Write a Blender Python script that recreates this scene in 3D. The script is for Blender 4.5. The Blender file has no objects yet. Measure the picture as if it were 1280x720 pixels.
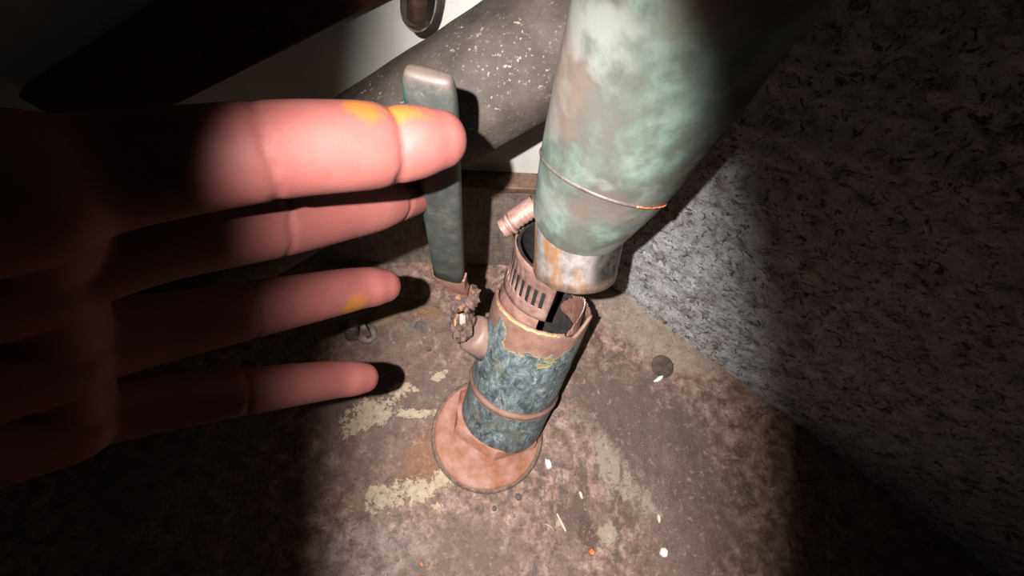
import bpy, bmesh, math, random
from mathutils import Vector, Matrix, noise
random.seed(7)
SC = bpy.context.scene
COL = SC.collection
PI = math.pi

# ------------------------------------------------------------------ camera
F = 620.0                      # focal length in pixels of the 1280x720 frame
H = 0.43                       # lens height above the floor
NADIR = Vector((590 - 640, 640 - 360, F)).normalized()     # straight down, in camera axes (right, down, forward)
AZ = -NADIR
AX = (Vector((1, 0, 0)) - NADIR * NADIR.x).normalized()
AY = AZ.cross(AX)
if AY.y > 0:
    AY = -AY
    AX = AY.cross(AZ)
def c2w(v):                    # camera-axes direction -> world direction
    v = Vector(v)
    return Vector((v.dot(AX), v.dot(AY), v.dot(AZ)))
# right-handedness check: camera axes (right, down, fwd) are right-handed, so is (X, Y, Z)
CAM = Vector((0, 0, H))
def at(px, py, d):
    return CAM + c2w(((px - 640) / F * d, (py - 360) / F * d, d))
def ray(px, py):
    return c2w(((px - 640) / F, (py - 360) / F, 1))
def floor_at(px, py, z=0.0):
    r = ray(px, py)
    return CAM + r * ((z - H) / r.z)
def wall_at(px, py, y):
    r = ray(px, py)
    return CAM + r * (y / r.y)
def project(p):
    q = Vector(p) - CAM
    x = q.dot(c2w((1, 0, 0))); y = q.dot(c2w((0, 1, 0))); z = q.dot(c2w((0, 0, 1)))
    return (640 + x / z * F, 360 + y / z * F, z)

cam_d = bpy.data.cameras.new('camera')
cam_d.sensor_width = 36.0
cam_d.lens = F / 1280.0 * 36.0
cam_d.clip_start = 0.005
cam = bpy.data.objects.new('camera', cam_d)
COL.objects.link(cam)
R_ = c2w((1, 0, 0)); U_ = c2w((0, -1, 0)); B_ = c2w((0, 0, -1))
cam.matrix_world = Matrix(((R_.x, U_.x, B_.x, CAM.x), (R_.y, U_.y, B_.y, CAM.y), (R_.z, U_.z, B_.z, CAM.z), (0, 0, 0, 1)))
SC.camera = cam

# ------------------------------------------------------------------ world and the phone's flash
w = bpy.data.worlds.new('world'); SC.world = w
w.use_nodes = True
w.node_tree.nodes['Background'].inputs[0].default_value = (0.9, 0.85, 0.8, 1)
w.node_tree.nodes['Background'].inputs[1].default_value = 0.012
FL = CAM + c2w((-0.028, -0.008, -0.045))
fd = bpy.data.lights.new('phone_flash', 'SPOT')
fd.energy = 19.0
fd.color = (1.0, 0.965, 0.94)
fd.shadow_soft_size = 0.0022
fd.spot_size = math.radians(98)
fd.spot_blend = 0.7
fl = bpy.data.objects.new('phone_flash', fd)
COL.objects.link(fl)
aim = (floor_at(676, 490) - FL).normalized()
zz = -aim
xx = (R_ - zz * R_.dot(zz)).normalized()
yy = zz.cross(xx)
fl.matrix_world = Matrix(((xx.x, yy.x, zz.x, FL.x), (xx.y, yy.y, zz.y, FL.y), (xx.z, yy.z, zz.z, FL.z), (0, 0, 0, 1))) @ Matrix.Diagonal((0.38, 1.0, 1.0, 1.0))
vs = SC.view_settings
SC.display_settings.display_device = 'sRGB'
vs.view_transform = 'Standard'
vs.look = 'None'
vs.gamma = 1.0
vs.use_curve_mapping = False
vs.exposure = 0.0

# ------------------------------------------------------------------ material helpers
class NT:
    def __init__(s, name, rough=0.7, metal=0.0):
        s.m = bpy.data.materials.new(name); s.m.use_nodes = True
        s.t = s.m.node_tree; s.b = s.t.nodes['Principled BSDF']
        s.b.inputs['Roughness'].default_value = rough
        s.b.inputs['Metallic'].default_value = metal
        s.geo = s.t.nodes.new('ShaderNodeNewGeometry')
        s.vec = s.geo.outputs['Position']
    def L(s, a, b): s.t.links.new(a, b)
    def attr(s, name):
        n = s.t.nodes.new('ShaderNodeAttribute'); n.attribute_name = name
        return n.outputs['Vector']
    def setv(s, sock, v):
        if hasattr(v, 'is_linked') or hasattr(v, 'links'): s.L(v, sock)
        else: sock.default_value = v
    def math(s, op, a, b=0.0, c=None, clamp=False):
        n = s.t.nodes.new('ShaderNodeMath'); n.operation = op; n.use_clamp = clamp
        s.setv(n.inputs[0], a); s.setv(n.inputs[1], b)
        if c is not None: s.setv(n.inputs[2], c)
        return n.outputs[0]
    def smooth(s, v, lo, hi, a=0.0, b=1.0):
        n = s.t.nodes.new('ShaderNodeMapRange'); n.interpolation_type = 'SMOOTHSTEP'
        s.setv(n.inputs['Value'], v)
        n.inputs['From Min'].default_value = lo; n.inputs['From Max'].default_value = hi
        n.inputs['To Min'].default_value = a; n.inputs['To Max'].default_value = b
        return n.outputs[0]
    def mapping(s, vec, loc=(0, 0, 0), rot=(0, 0, 0), scale=(1, 1, 1), typ='POINT'):
        n = s.t.nodes.new('ShaderNodeMapping'); n.vector_type = typ
        s.L(vec, n.inputs['Vector'])
        n.inputs['Location'].default_value = loc; n.inputs['Rotation'].default_value = rot; n.inputs['Scale'].default_value = scale
        return n.outputs[0]
    def noise(s, scale, detail=5, rough=0.6, vec=None, dist=0.0):
        n = s.t.nodes.new('ShaderNodeTexNoise')
        s.L(vec or s.vec, n.inputs['Vector'])
        n.inputs['Scale'].default_value = scale; n.inputs['Detail'].default_value = detail
        n.inputs['Roughness'].default_value = rough; n.inputs['Distortion'].default_value = dist
        return n.outputs['Fac']
    def voro(s, scale, vec=None, feat='F1'):
        n = s.t.nodes.new('ShaderNodeTexVoronoi'); n.feature = feat
        s.L(vec or s.vec, n.inputs['Vector']); n.inputs['Scale'].default_value = scale
        return n.outputs['Distance']
    def sep(s, vec):
        n = s.t.nodes.new('ShaderNodeSeparateXYZ'); s.L(vec, n.inputs[0]); return n.outputs
    def ramp(s, fac, stops):
        n = s.t.nodes.new('ShaderNodeValToRGB'); s.L(fac, n.inputs[0])
        e = n.color_ramp.elements
        while len(e) < len(stops): e.new(0.5)
        for i, (p, c) in enumerate(stops):
            e[i].position = p; e[i].color = (*c, 1)
        return n.outputs[0]
    def mix(s, fac, a, b):
        n = s.t.nodes.new('ShaderNodeMix'); n.data_type = 'RGBA'
        s.setv(n.inputs[0], fac)
        s.setv(n.inputs[6], a if not isinstance(a, tuple) else (*a[:3], 1))
        s.setv(n.inputs[7], b if not isinstance(b, tuple) else (*b[:3], 1))
        return n.outputs[2]
    def blob(s, cx, cy, rx, ry, rot, amp, nz, soft=0.12):
        """a patch with a ragged edge of its own at a place on the floor"""
        v = s.mapping(s.vec, loc=(cx, cy, 0), rot=(0, 0, rot), scale=(rx, ry, 1000.0), typ='TEXTURE')
        n = s.t.nodes.new('ShaderNodeVectorMath'); n.operation = 'LENGTH'; s.L(v, n.inputs[0])
        d = s.math('ADD', n.outputs['Value'], s.math('MULTIPLY', s.math('SUBTRACT', nz, 0.5), amp))
        return s.smooth(d, 1.0 - soft, 1.0 + soft, 1.0, 0.0)
    def bump(s, h, strength=0.4, dist=0.001):
        n = s.t.nodes.new('ShaderNodeBump')
        n.inputs['Strength'].default_value = strength; n.inputs['Distance'].default_value = dist
        s.L(h, n.inputs['Height']); s.L(n.outputs[0], s.b.inputs['Normal'])
    def color(s, c):
        s.setv(s.b.inputs['Base Color'], (*c, 1) if isinstance(c, tuple) else c)
        return s.m
    def rough(s, v): s.setv(s.b.inputs['Roughness'], v)

def simple(name, c1, c2, scale=120, rough=0.7, metal=0.0, bump=0.25, lo=0.35, hi=0.65):
    n = NT(name, rough, metal)
    z = n.noise(scale, 6, 0.65)
    n.color(n.ramp(z, [(lo, c1), (hi, c2)]))
    if bump: n.bump(z, bump, 0.0012)
    return n.m

# ------------------------------------------------------------------ mesh helpers
def link(name, verts, faces, mat, root=None, smooth=True, parent=None, pc=None):
    """one mesh object; root = the Empty it belongs to; parent = the part it is a piece of"""
    base = root.location if root is not None else Vector((0, 0, 0))
    me = bpy.data.meshes.new(name)
    me.from_pydata([tuple(Vector(v) - base) for v in verts], [], faces)
    me.update()
    bm = bmesh.new(); bm.from_mesh(me)
    bmesh.ops.recalc_face_normals(bm, faces=bm.faces)
    bm.to_mesh(me); bm.free()
    if pc is not None:
        a = me.attributes.new('pc', 'FLOAT_VECTOR', 'POINT')
        for i, v in enumerate(pc): a.data[i].vector = v
    if smooth:
        me.polygons.foreach_set('use_smooth', [True] * len(me.polygons))
    me.materials.append(mat)
    o = bpy.data.objects.new(name, me)
    COL.objects.link(o)
    o.parent = parent if parent is not None else root
    return o
def thing(name, label, cat, loc, group=None):
    o = bpy.data.objects.new(name, None); COL.objects.link(o)
    o.empty_display_size = 0.01
    o.location = loc; o['label'] = label; o['category'] = cat
    if group: o['group'] = group
    return o
def tag(o, label, cat, group=None):
    o['label'] = label; o['category'] = cat
    if group: o['group'] = group
    # put the origin at the thing's base
    vs_ = [v.co.copy() for v in o.data.vertices]
    c = sum(vs_, Vector()) / len(vs_); c.z = min(v.z for v in vs_)
    o.data.transform(Matrix.Translation(-c)); o.location = o.location + c
    return o
def struct(o):
    o['kind'] = 'structure'
    return o
def sharp(o, ang=35):
    o.data.set_sharp_from_angle(angle=math.radians(ang))
    return o
def bevel(o, w_, seg=2):
    m = o.modifiers.new('bevel', 'BEVEL'); m.width = w_; m.segments = seg; m.limit_method = 'ANGLE'
    return o
def frame(a, hint):
    a = a.normalized()
    u = (hint - a * hint.dot(a)).normalized()
    return a, u, a.cross(u)
def loft(rings, seg=64, cap0=True, cap1=True, wob=None):
    """rings: (centre, u, v, ru, rv, h) -> verts, faces, cylinder coordinates"""
    V, Fc, P = [], [], []
    for k, (c, u, v, ru, rv, h) in enumerate(rings):
        for i in range(seg):
            t = 2 * PI * i / seg
            d = wob(t, h) if wob else 0.0
            V.append(c + u * (math.cos(t) * (ru + d)) + v * (math.sin(t) * (rv + d)))
            P.append((math.cos(t) * ru, math.sin(t) * rv, h))
    n = len(rings)
    for k in range(n - 1):
        for i in range(seg):
            j = (i + 1) % seg
            Fc.append((k * seg + i, k * seg + j, (k + 1) * seg + j, (k + 1) * seg + i))
    if cap0:
        V.append(rings[0][0]); P.append((0, 0, rings[0][5])); c = len(V) - 1
        for i in range(seg): Fc.append((c, (i + 1) % seg, i))
    if cap1:
        V.append(rings[-1][0]); P.append((0, 0, rings[-1][5])); c = len(V) - 1
        b = (n - 1) * seg
        for i in range(seg): Fc.append((c, b + i, b + (i + 1) % seg))
    return V, Fc, P
def lathe(c0, a, u, prof, seg=64, cap0=True, cap1=True, wob=None):
    """prof: (h, r) along the axis a from c0"""
    a, u, v = frame(a, u)
    return loft([(c0 + a * h, u, v, r, r, h) for h, r in prof], seg, cap0, cap1, wob)
def catmull(pts, k):
    """pts: list of (Vector, radius) -> dense list"""
    out = []
    n = len(pts)
    for i in range(n - 1):
        p0 = pts[max(i - 1, 0)]; p1 = pts[i]; p2 = pts[i + 1]; p3 = pts[min(i + 2, n - 1)]
        for q in range(k):
            t = q / k
            def cr(a, b, c, d):
                return 0.5 * ((2 * b) + (c - a) * t + (2 * a - 5 * b + 4 * c - d) * t * t + (3 * b - a - 3 * c + d) * t ** 3)
            out.append((cr(p0[0], p1[0], p2[0], p3[0]), cr(p0[1], p1[1], p2[1], p3[1])))
    out.append(pts[-1])
    return out
def path_tube(pts, hint, seg=24, k=8, cap=True):
    d = catmull(pts, k) if k > 1 else pts
    rings = []; h = 0.0
    for i, (p, r) in enumerate(d):
        t = d[min(i + 1, len(d) - 1)][0] - d[max(i - 1, 0)][0]
        if i: h += (p - d[i - 1][0]).length
        a, u, v = frame(t, hint)
        rings.append((p, u, v, r, r, h))
    return loft(rings, seg, cap, cap)
def box_pts(c, ex, ey, ez):
    V = [c + ex * sx + ey * sy + ez * sz for sx in (-1, 1) for sy in (-1, 1) for sz in (-1, 1)]
    Fc = [(0, 1, 3, 2), (4, 6, 7, 5), (0, 4, 5, 1), (2, 3, 7, 6), (0, 2, 6, 4), (1, 5, 7, 3)]
    return V, Fc
def nz(p, s=1.0): return noise.fractal(Vector(p) * s, 1.0, 2.0, 4)
def grid(fn, nu, nv):
    V = [fn(i / nu, j / nv) for j in range(nv + 1) for i in range(nu + 1)]
    Fc = [(j * (nu + 1) + i, j * (nu + 1) + i + 1, (j + 1) * (nu + 1) + i + 1, (j + 1) * (nu + 1) + i) for j in range(nv) for i in range(nu)]
    return V, Fc

# ------------------------------------------------------------------ materials of the setting
def floor_material():
    n = NT('stained_concrete', 0.62)
    fine = n.noise(900, 6, 0.7); mid = n.noise(95, 8, 0.68, dist=0.4); big = n.noise(17, 5, 0.6)
    rag = n.math('ADD', n.math('MULTIPLY', n.noise(70, 8, 0.72), 0.6), n.math('MULTIPLY', n.noise(240, 6, 0.7), 0.4))
    st = n.noise(60, 7, 0.7, vec=n.mapping(n.vec, rot=(0, 0, -0.75), scale=(1, 0.3, 1)))
    c = n.ramp(mid, [(0.38, (0.055, 0.026, 0.018)), (0.46, (0.15, 0.080, 0.056)), (0.54, (0.26, 0.155, 0.117)), (0.64, (0.42, 0.30, 0.245))])
    c = n.mix(n.smooth(big, 0.40, 0.66, 0, 0.6), c, n.ramp(mid, [(0.34, (0.11, 0.060, 0.043)), (0.66, (0.32, 0.20, 0.155))]))
    def spot(px, py, rpx, rpy, rot, amp=1.6, soft=0.1, nzz=rag):
        p = floor_at(px, py); q = floor_at(px + rpx, py); r = floor_at(px, py + rpy)
        return n.blob(p.x, p.y, (q - p).length, (r - p).length, rot, amp, nzz, soft)
    mul = lambda a, b: n.math('MULTIPLY', a, b)
    mx = lambda a, b: n.math('MAXIMUM', a, b)
    # grime with a shape of its own: dark brown by the valve, grey-brown streaks to the right, pale worn area at the corner
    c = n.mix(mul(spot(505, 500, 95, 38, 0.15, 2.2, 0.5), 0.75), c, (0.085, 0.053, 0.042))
    c = n.mix(mul(spot(815, 545, 95, 60, -0.75, 5.0, 0.5), n.smooth(st, 0.40, 0.54, 0.25, 0.95)), c, (0.040, 0.030, 0.023))
    c = n.mix(mul(spot(850, 600, 70, 150, 0.3, 2.0, 0.6), 0.55), c, (0.055, 0.043, 0.035))
    c = n.mix(mul(spot(745, 615, 75, 65, 0.4, 5.0, 0.4), mul(n.smooth(st, 0.47, 0.55), 0.85)), c, (0.06, 0.034, 0.025))
    c = n.mix(mul(spot(760, 575, 75, 22, -0.85, 6.0, 0.3), mul(n.smooth(st, 0.44, 0.54), 0.75)), c, (0.33, 0.26, 0.205))
    c = n.mix(mul(spot(465, 690, 70, 45, 0.2, 2.6, 0.4), n.smooth(rag, 0.45, 0.65, 0.1, 0.75)), c, (0.42, 0.36, 0.33))
    c = n.mix(mul(spot(560, 690, 90, 40, 0.0, 2.4, 0.6), 0.35), c, (0.12, 0.08, 0.068))
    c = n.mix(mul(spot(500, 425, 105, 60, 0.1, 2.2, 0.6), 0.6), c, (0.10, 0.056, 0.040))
    c = n.mix(mul(spot(770, 500, 90, 50, -0.5, 2.4, 0.6), 0.6), c, (0.085, 0.055, 0.042))
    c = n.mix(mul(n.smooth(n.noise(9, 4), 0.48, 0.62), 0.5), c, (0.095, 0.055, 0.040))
    # smoother tan strip along the right hand wall
    c = n.mix(mul(spot(830, 395, 100, 55, -0.55, 0.7, 0.22), 0.85), c, n.ramp(mid, [(0.3, (0.19, 0.15, 0.115)), (0.7, (0.30, 0.25, 0.20))]))
    # rust run out of the flange
    c = n.mix(mul(spot(538, 572, 46, 30, 0.9, 4.0, 0.5), n.smooth(rag, 0.40, 0.56, 0.35, 0.9)), c, (0.19, 0.068, 0.018))
    c = n.mix(mul(spot(455, 625, 30, 16, 0.3, 1.6, 0.6), 0.5), c, (0.19, 0.10, 0.045))
    # cream paint left on the concrete
    crm = n.ramp(n.noise(260, 5, 0.6), [(0.35, (0.34, 0.25, 0.155)), (0.65, (0.47, 0.39, 0.27))])
    mk = spot(466, 516, 30, 17, 0.5, 7.5, 0.10)
    for a in ((500, 487, 17, 8, 0.2), (452, 532, 22, 10, 0.3), (521, 517, 30, 5, 0.05), (549, 470, 13, 5, 0.5), (518, 486, 4, 4, 0),
              (482, 622, 25, 16, 0.1), (522, 612, 26, 14, 0.3), (548, 600, 18, 12, 0.5), (545, 632, 8, 5, 0.2)):
        mk = mx(mk, spot(*a, 7.0, 0.10))
    c = n.mix(n.math('MULTIPLY', mk, 0.9), c, crm)
    c = n.mix(mul(spot(759, 669, 13, 12, 0, 3.0, 0.15), 0.8), c, (0.31, 0.25, 0.18))
    c = n.mix(mul(spot(733, 664, 11, 24, 0.4, 5.0, 0.2), 0.9), c, (0.065, 0.026, 0.016))
    c = n.mix(mul(spot(516, 411, 9, 7, 0.3, 1.2, 0.1), 0.8), c, (0.11, 0.095, 0.08))
    c = n.mix(mul(spot(535, 391, 17, 7, 0.0, 2.0, 0.15), 0.85), c, (0.17, 0.085, 0.035))
    c = n.mix(mul(spot(482, 396, 14, 9, 0.2, 1.6, 0.3), 0.7), c, (0.22, 0.16, 0.06))
    # pores and specks
    med = n.noise(190, 7, 0.75, dist=0.5)
    c = n.mix(n.smooth(med, 0.53, 0.64, 0, 0.75), c, (0.075, 0.042, 0.03))
    c = n.mix(n.smooth(n.noise(150, 7, 0.75, vec=n.mapping(n.vec, loc=(5, 3, 0)), dist=0.5), 0.55, 0.68, 0, 0.45), c, (0.46, 0.36, 0.31))
    vor = n.voro(210)
    c = n.mix(mul(n.smooth(vor, 0.10, 0.17, 1, 0), n.smooth(n.noise(40, 3), 0.45, 0.6, 0, 0.8)), c, (0.035, 0.022, 0.018))
    c = n.mix(n.smooth(fine, 0.42, 0.72, 0.0, 0.28), c, (0.32, 0.215, 0.17))
    c = n.mix(n.smooth(n.noise(480, 4, 0.7), 0.62, 0.74, 0, 0.6), c, (0.04, 0.026, 0.02))
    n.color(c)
    hgt = n.math('ADD', n.math('MULTIPLY', fine, 0.35), n.math('ADD', mid, n.math('MULTIPLY', mk, 0.25)))
    n.bump(n.math('SUBTRACT', hgt, n.math('MULTIPLY', med, 0.6)), 0.6, 0.0018)
    n.rough(n.smooth(mid, 0.3, 0.7, 0.5, 0.8))
    return n.m
M = {}
M['floor'] = floor_material()

def masonry(name, dark, midc, light, rough=0.85):
    n = NT(name, rough)
    a = n.noise(75, 8, 0.78, dist=0.6); b = n.noise(330, 6, 0.75); v = n.noise(170, 7, 0.75, dist=1.2)
    c = n.ramp(a, [(0.36, dark), (0.48, midc), (0.62, light)])
    c = n.mix(n.smooth(v, 0.535, 0.60, 0, 0.92), c, (0.05, 0.036, 0.03))
    c = n.mix(n.smooth(b, 0.57, 0.66, 0, 0.8), c, (0.10, 0.075, 0.065))
    n.color(c)
    n.bump(n.math('ADD', a, n.math('ADD', n.math('MULTIPLY', b, 0.5), n.math('MULTIPLY', v, -1.2))), 1.0, 0.004)
    return n.m
M['curb'] = None
def curb_material():
    n = NT('dirty_concrete_curb', 0.85)
    st = n.noise(130, 6, 0.7, vec=n.mapping(n.vec, scale=(1.6, 1, 0.35)))
    b = n.noise(320, 6, 0.7); big = n.noise(22, 4)
    c = n.ramp(st, [(0.3, (0.11, 0.085, 0.068)), (0.5, (0.20, 0.16, 0.13)), (0.7, (0.29, 0.245, 0.20))])
    z = n.sep(n.vec)[2]
    c = n.mix(n.math('MULTIPLY', n.smooth(n.math('ADD', z, n.math('MULTIPLY', big, 0.05)), 0.12, 0.165, 0, 1), 0.7), c, (0.13, 0.062, 0.048))
    c = n.mix(n.smooth(big, 0.5, 0.68, 0, 0.55), c, (0.12, 0.075, 0.055))
    c = n.mix(n.smooth(b, 0.58, 0.7, 0, 0.5), c, (0.05, 0.035, 0.028))
    n.color(c)
    n.bump(n.math('ADD', st, b), 0.7, 0.002)
    return n.m
M['curb'] = curb_material()
M['rightwall'] = masonry('speckled_cement_wall', (0.22, 0.18, 0.165), (0.58, 0.56, 0.56), (0.82, 0.81, 0.82))
n = NT('white_painted_board', 0.6)
a = n.noise(28, 5, 0.6, vec=n.mapping(n.vec, rot=(0, 0.9, 0), scale=(1, 1, 0.25))); b = n.noise(300, 5)
c = n.ramp(a, [(0.3, (0.4292, 0.407, 0.37)), (0.7, (0.5624, 0.5476, 0.5106))])
c = n.mix(n.smooth(b, 0.62, 0.75, 0, 0.4), c, (0.222, 0.1924, 0.1554))
n.bump(b, 0.2, 0.0006)
M['board'] = n.color(c)
M['brown'] = simple('brown_wood_trim', (0.06, 0.032, 0.02), (0.15, 0.085, 0.05), 160, 0.6)
M['redbrown'] = simple('dark_reddish_wood', (0.035, 0.012, 0.009), (0.085, 0.03, 0.022), 110, 0.5)

# ------------------------------------------------------------------ the setting
YW = wall_at(560, 330, 1).y and floor_at(560, 330).y        # distance of the back curb
def ffn(s, t):
    x = -1.1 + 2.2 * s; y = -0.55 + (YW + 0.01 + 0.55) * t
    # finer near the middle of the view
    return Vector((x, y, 0.0012 * nz((x, y, 0), 22) + 0.0005 * nz((x, y, 3), 90)))
V, Fc = grid(ffn, 420, 160)
struct(link('floor', V, Fc, M['floor']))
ZC = wall_at(640, 238, YW).z                                # top of the curb
def cfn(s, t):
    x = -1.1 + 2.2 * s; z = -0.01 + (ZC + 0.01) * t
    return Vector((x, YW + 0.0018 * nz((x, 0, z), 28) + 0.0007 * nz((x, 5, z), 110), z))
V, Fc = grid(cfn, 360, 30)
k0 = len(V)
V += [Vector((-1.1, YW + 0.05, ZC)), Vector((1.1, YW + 0.05, ZC))]
o = struct(link('baseboard_back', V, Fc, M['curb']))
o = struct(link('trim_1', *box_pts(Vector((0, YW + 0.012, ZC + 0.003)), Vector((1.1, 0, 0)), Vector((0, 0.0145, 0)), Vector((0, 0, 0.003))), M['brown'], smooth=False))
bevel(o, 0.001)
o = struct(link('wall_back', *box_pts(Vector((0, YW + 0.012 + 0.010, ZC + 0.006 + 0.35)), Vector((1.1, 0, 0)), Vector((0, 0.010, 0)), Vector((0, 0, 0.35))), M['board'], smooth=False))

# right hand wall: rises from the line its foot draws on the floor
ra = floor_at(790, 377); rb = floor_at(842, 416)
rd = (rb - ra).normalized()
rn = Vector((0, 0, 1)).cross(rd)
if rn.dot(CAM - ra) < 0: rn = -rn
tt = (YW - ra.y) / rd.y
rc = ra + rd * tt
ln = 0.85
def rfn(s, t):
    p = rc + rd * (ln * s); z = -0.012 + 0.55 * t
    q = p + Vector((0, 0, z))
    return q - rn * (0.001 - 0.0022 * nz(q, 55) - 0.0012 * nz(q, 170))
V, Fc = grid(rfn, 330, 200)
struct(link('wall_right', V, Fc, M['rightwall']))

# ------------------------------------------------------------------ the black pipe on the wall
n = NT('sooty_black_pipe', 0.8)
pc = n.attr('pc')
a = n.noise(70, 6, 0.65); b = n.noise(330, 6, 0.75); sp = n.noise(560, 4, 0.6, vec=n.mapping(n.vec, loc=(4, 4, 1)))
c = n.ramp(a, [(0.3, (0.01944, 0.01371, 0.01035)), (0.5, (0.03564, 0.02595, 0.02025)), (0.7, (0.054, 0.04015, 0.0315))])
c = n.mix(n.smooth(b, 0.58, 0.72, 0, 0.7), c, (0.1404, 0.1175, 0.0945))
c = n.mix(n.math('MULTIPLY', n.smooth(sp, 0.60, 0.66), n.smooth(n.noise(55, 4), 0.42, 0.6, 0, 0.9)), c, (0.216, 0.1812, 0.1395))
n.bump(n.math('ADD', a, b), 0.5, 0.0012)
M['blackpipe'] = n.color(c)
bp0 = wall_at(440, 205, 0.165); bp1 = wall_at(640, 82, 0.193)
bd = (bp1 - bp0).normalized()
BPR = 0.0298
bend_t = (Vector((rc.x, rc.y, 0)) - Vector((bp0.x, bp0.y, 0))).dot(rn) / bd.dot(rn)
BLN = 0.5 + min(0.17, bend_t - 0.03)
t = thing('drain_pipe', 'thick sooty black pipe with pale specks crossing slantwise before the white board', 'pipe', bp0 - bd * 0.5 - Vector((0, 0, BPR)))
c0 = bp0 - bd * 0.5
V, Fc, P = lathe(c0, bd, Vector((0, 0, 1)), [(BLN * i / 60, BPR) for i in range(61)], 72, wob=lambda t_, h: 0.0006 * nz((math.cos(t_) * 3, math.sin(t_) * 3, h * 60)))
link('pipe_wall', V, Fc, M['blackpipe'], t, pc=P)

# ------------------------------------------------------------------ board and glass tip in the upper left corner
t = thing('shelf_board', 'dark reddish-brown board edge in the upper left corner, above the white board', 'board', wall_at(440, 10, YW - 0.008))
YB = YW + 0.012
pA = wall_at(436, 24, YB - 0.010); pB = wall_at(506, -11, YB - 0.010)
dd = (pB - pA).normalized(); up = Vector((0, -1, 0)).cross(dd).normalized()
if up.z < 0: up = -up
c = pA - dd * 0.04 + up * 0.022 + Vector((0, 0.005, 0))
V, Fc = box_pts(c, dd * 0.17, Vector((0, 0.005, 0)), up * 0.022)
bevel(link('plank', V, Fc, M['redbrown'], t, smooth=False), 0.0015)

n = NT('smoky_glass', 0.1)
n.b.inputs['Transmission Weight'].default_value = 1.0
n.b.inputs['IOR'].default_value = 1.45
zz_ = n.noise(60, 4)
M['glass'] = n.color(n.ramp(zz_, [(0.4, (0.40, 0.33, 0.29)), (0.6, (0.80, 0.78, 0.75))]))
M['tipbrown'] = simple('brown_glue', (0.09, 0.045, 0.03), (0.22, 0.13, 0.09), 200, 0.35)
g0 = at(520, 31, 0.236); g1 = at(524, -60, 0.196)
ga = (g1 - g0)
t = thing('glass_bulb', 'smoky glass bulb tip hanging beside the brown board at the top', 'bulb', g0)
Lg = ga.length
V, Fc, P = lathe(g0, ga, R_, [(0.0005, 0.0012), (0.0014, 0.0040), (0.0035, 0.0062), (0.007, 0.0076), (0.013, 0.0084), (0.02, 0.0086), (0.03, 0.0084), (Lg, 0.008)], 32)
link('bulb_shell', V, Fc, M['glass'], t)
V, Fc, P = lathe(g0, ga, R_, [(-0.0006, 0.0002), (-0.0004, 0.003), (0.0008, 0.0048), (0.0022, 0.0055), (0.0026, 0.004)], 24)
link('sealed_tip', V, Fc, M['tipbrown'], t)
V, Fc, P = lathe(g0 + ga.normalized() * 0.007, ga, R_, [(0, 0.0012), (0.001, 0.0022), (0.02, 0.0024), (0.03, 0.001)], 16)
link('inner_stem', V, Fc, M['tipbrown'], t)

# ------------------------------------------------------------------ valve standing on the floor
B0 = at(630, 514, 0.398); B1 = at(680, 377, 0.335)
A = (B1 - B0).normalized(); BL = (B1 - B0).length
_, BU, BV = frame(A, c2w((0.92, 0.39, 0)))
if BV.dot(CAM - B0) < 0: BV = -BV
fc = floor_at(609, 543)
fr = (floor_at(676, 543) - floor_at(543, 543)).length / 2
BR = 0.0335
def bpoint(th, h, r): return B0 + A * h + BU * (math.cos(th) * r) + BV * (math.sin(th) * r)
valve = thing('shutoff_valve', 'corroded shutoff valve with torn open top standing on a pink floor flange', 'valve', Vector((fc.x, fc.y, 0)))

n = NT('pink_primer', 0.6)
a = n.noise(75, 6, 0.6); b = n.noise(420, 5, 0.7)
c = n.ramp(a, [(0.34, (0.2856, 0.1054, 0.051)), (0.5, (0.3536, 0.1598, 0.1122)), (0.66, (0.408, 0.2312, 0.187))])
c = n.mix(n.smooth(b, 0.60, 0.72, 0, 0.5), c, (0.136, 0.0612, 0.0408))
n.bump(n.math('ADD', a, n.math('MULTIPLY', b, 0.5)), 0.3, 0.001)
M['pink'] = n.color(c)
M['pinkpale'] = simple('pale_pink_metal', (0.1944, 0.09, 0.06624), (0.3168, 0.18, 0.144), 130, 0.45, 0.15)
M['rim'] = simple('grimy_rim', (0.07, 0.045, 0.033), (0.24, 0.155, 0.11), 200, 0.75)

# flange: a shallow dish whose crown leans towards the leaning body
rings = []
XA = Vector((1, 0, 0)); YA = Vector((0, 1, 0))
hexc = B0 - A * 0.010
prof = [(-0.001, 0.98, 0.0), (0.007, 0.98, 0.0), (0.0088, 0.97, 0.02), (0.0096, 0.94, 0.04), (0.011, 0.86, 0.18), (0.0135, 0.76, 0.35), (0.0165, 0.68, 0.55), (0.0205, 0.60, 0.75), (0.024, 0.53, 0.9), (0.025, 0.40, 1.0)]
off = Vector((hexc.x - fc.x, hexc.y - fc.y, 0)) * 0.75
tl = Vector((A.x, A.y, 0)) * 0.30
for z, k, s in prof:
    u = (XA - Vector((0, 0, 1)) * XA.dot(tl) * s).normalized(); v = (YA - Vector((0, 0, 1)) * YA.dot(tl) * s).normalized()
    rings.append((Vector((fc.x, fc.y, z)) + off * s, u, v, fr * k, fr * k, z))
V, Fc, P = loft(rings, 80, wob=lambda t_, h: 0.0005 * nz((math.cos(t_) * 2, math.sin(t_) * 2, h * 40)))
fl_o = link('flange', V, Fc, M['pink'], valve, pc=P)
V, Fc, P = loft([(Vector((fc.x, fc.y, z)), XA, YA, r, r, z) for z, r in ((-0.001, fr * 1.035), (0.0040, fr * 1.04), (0.0062, fr * 1.03), (0.0072, fr * 0.99))], 80)
link('flange_rim', V, Fc, M['rim'], valve, parent=fl_o)
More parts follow.
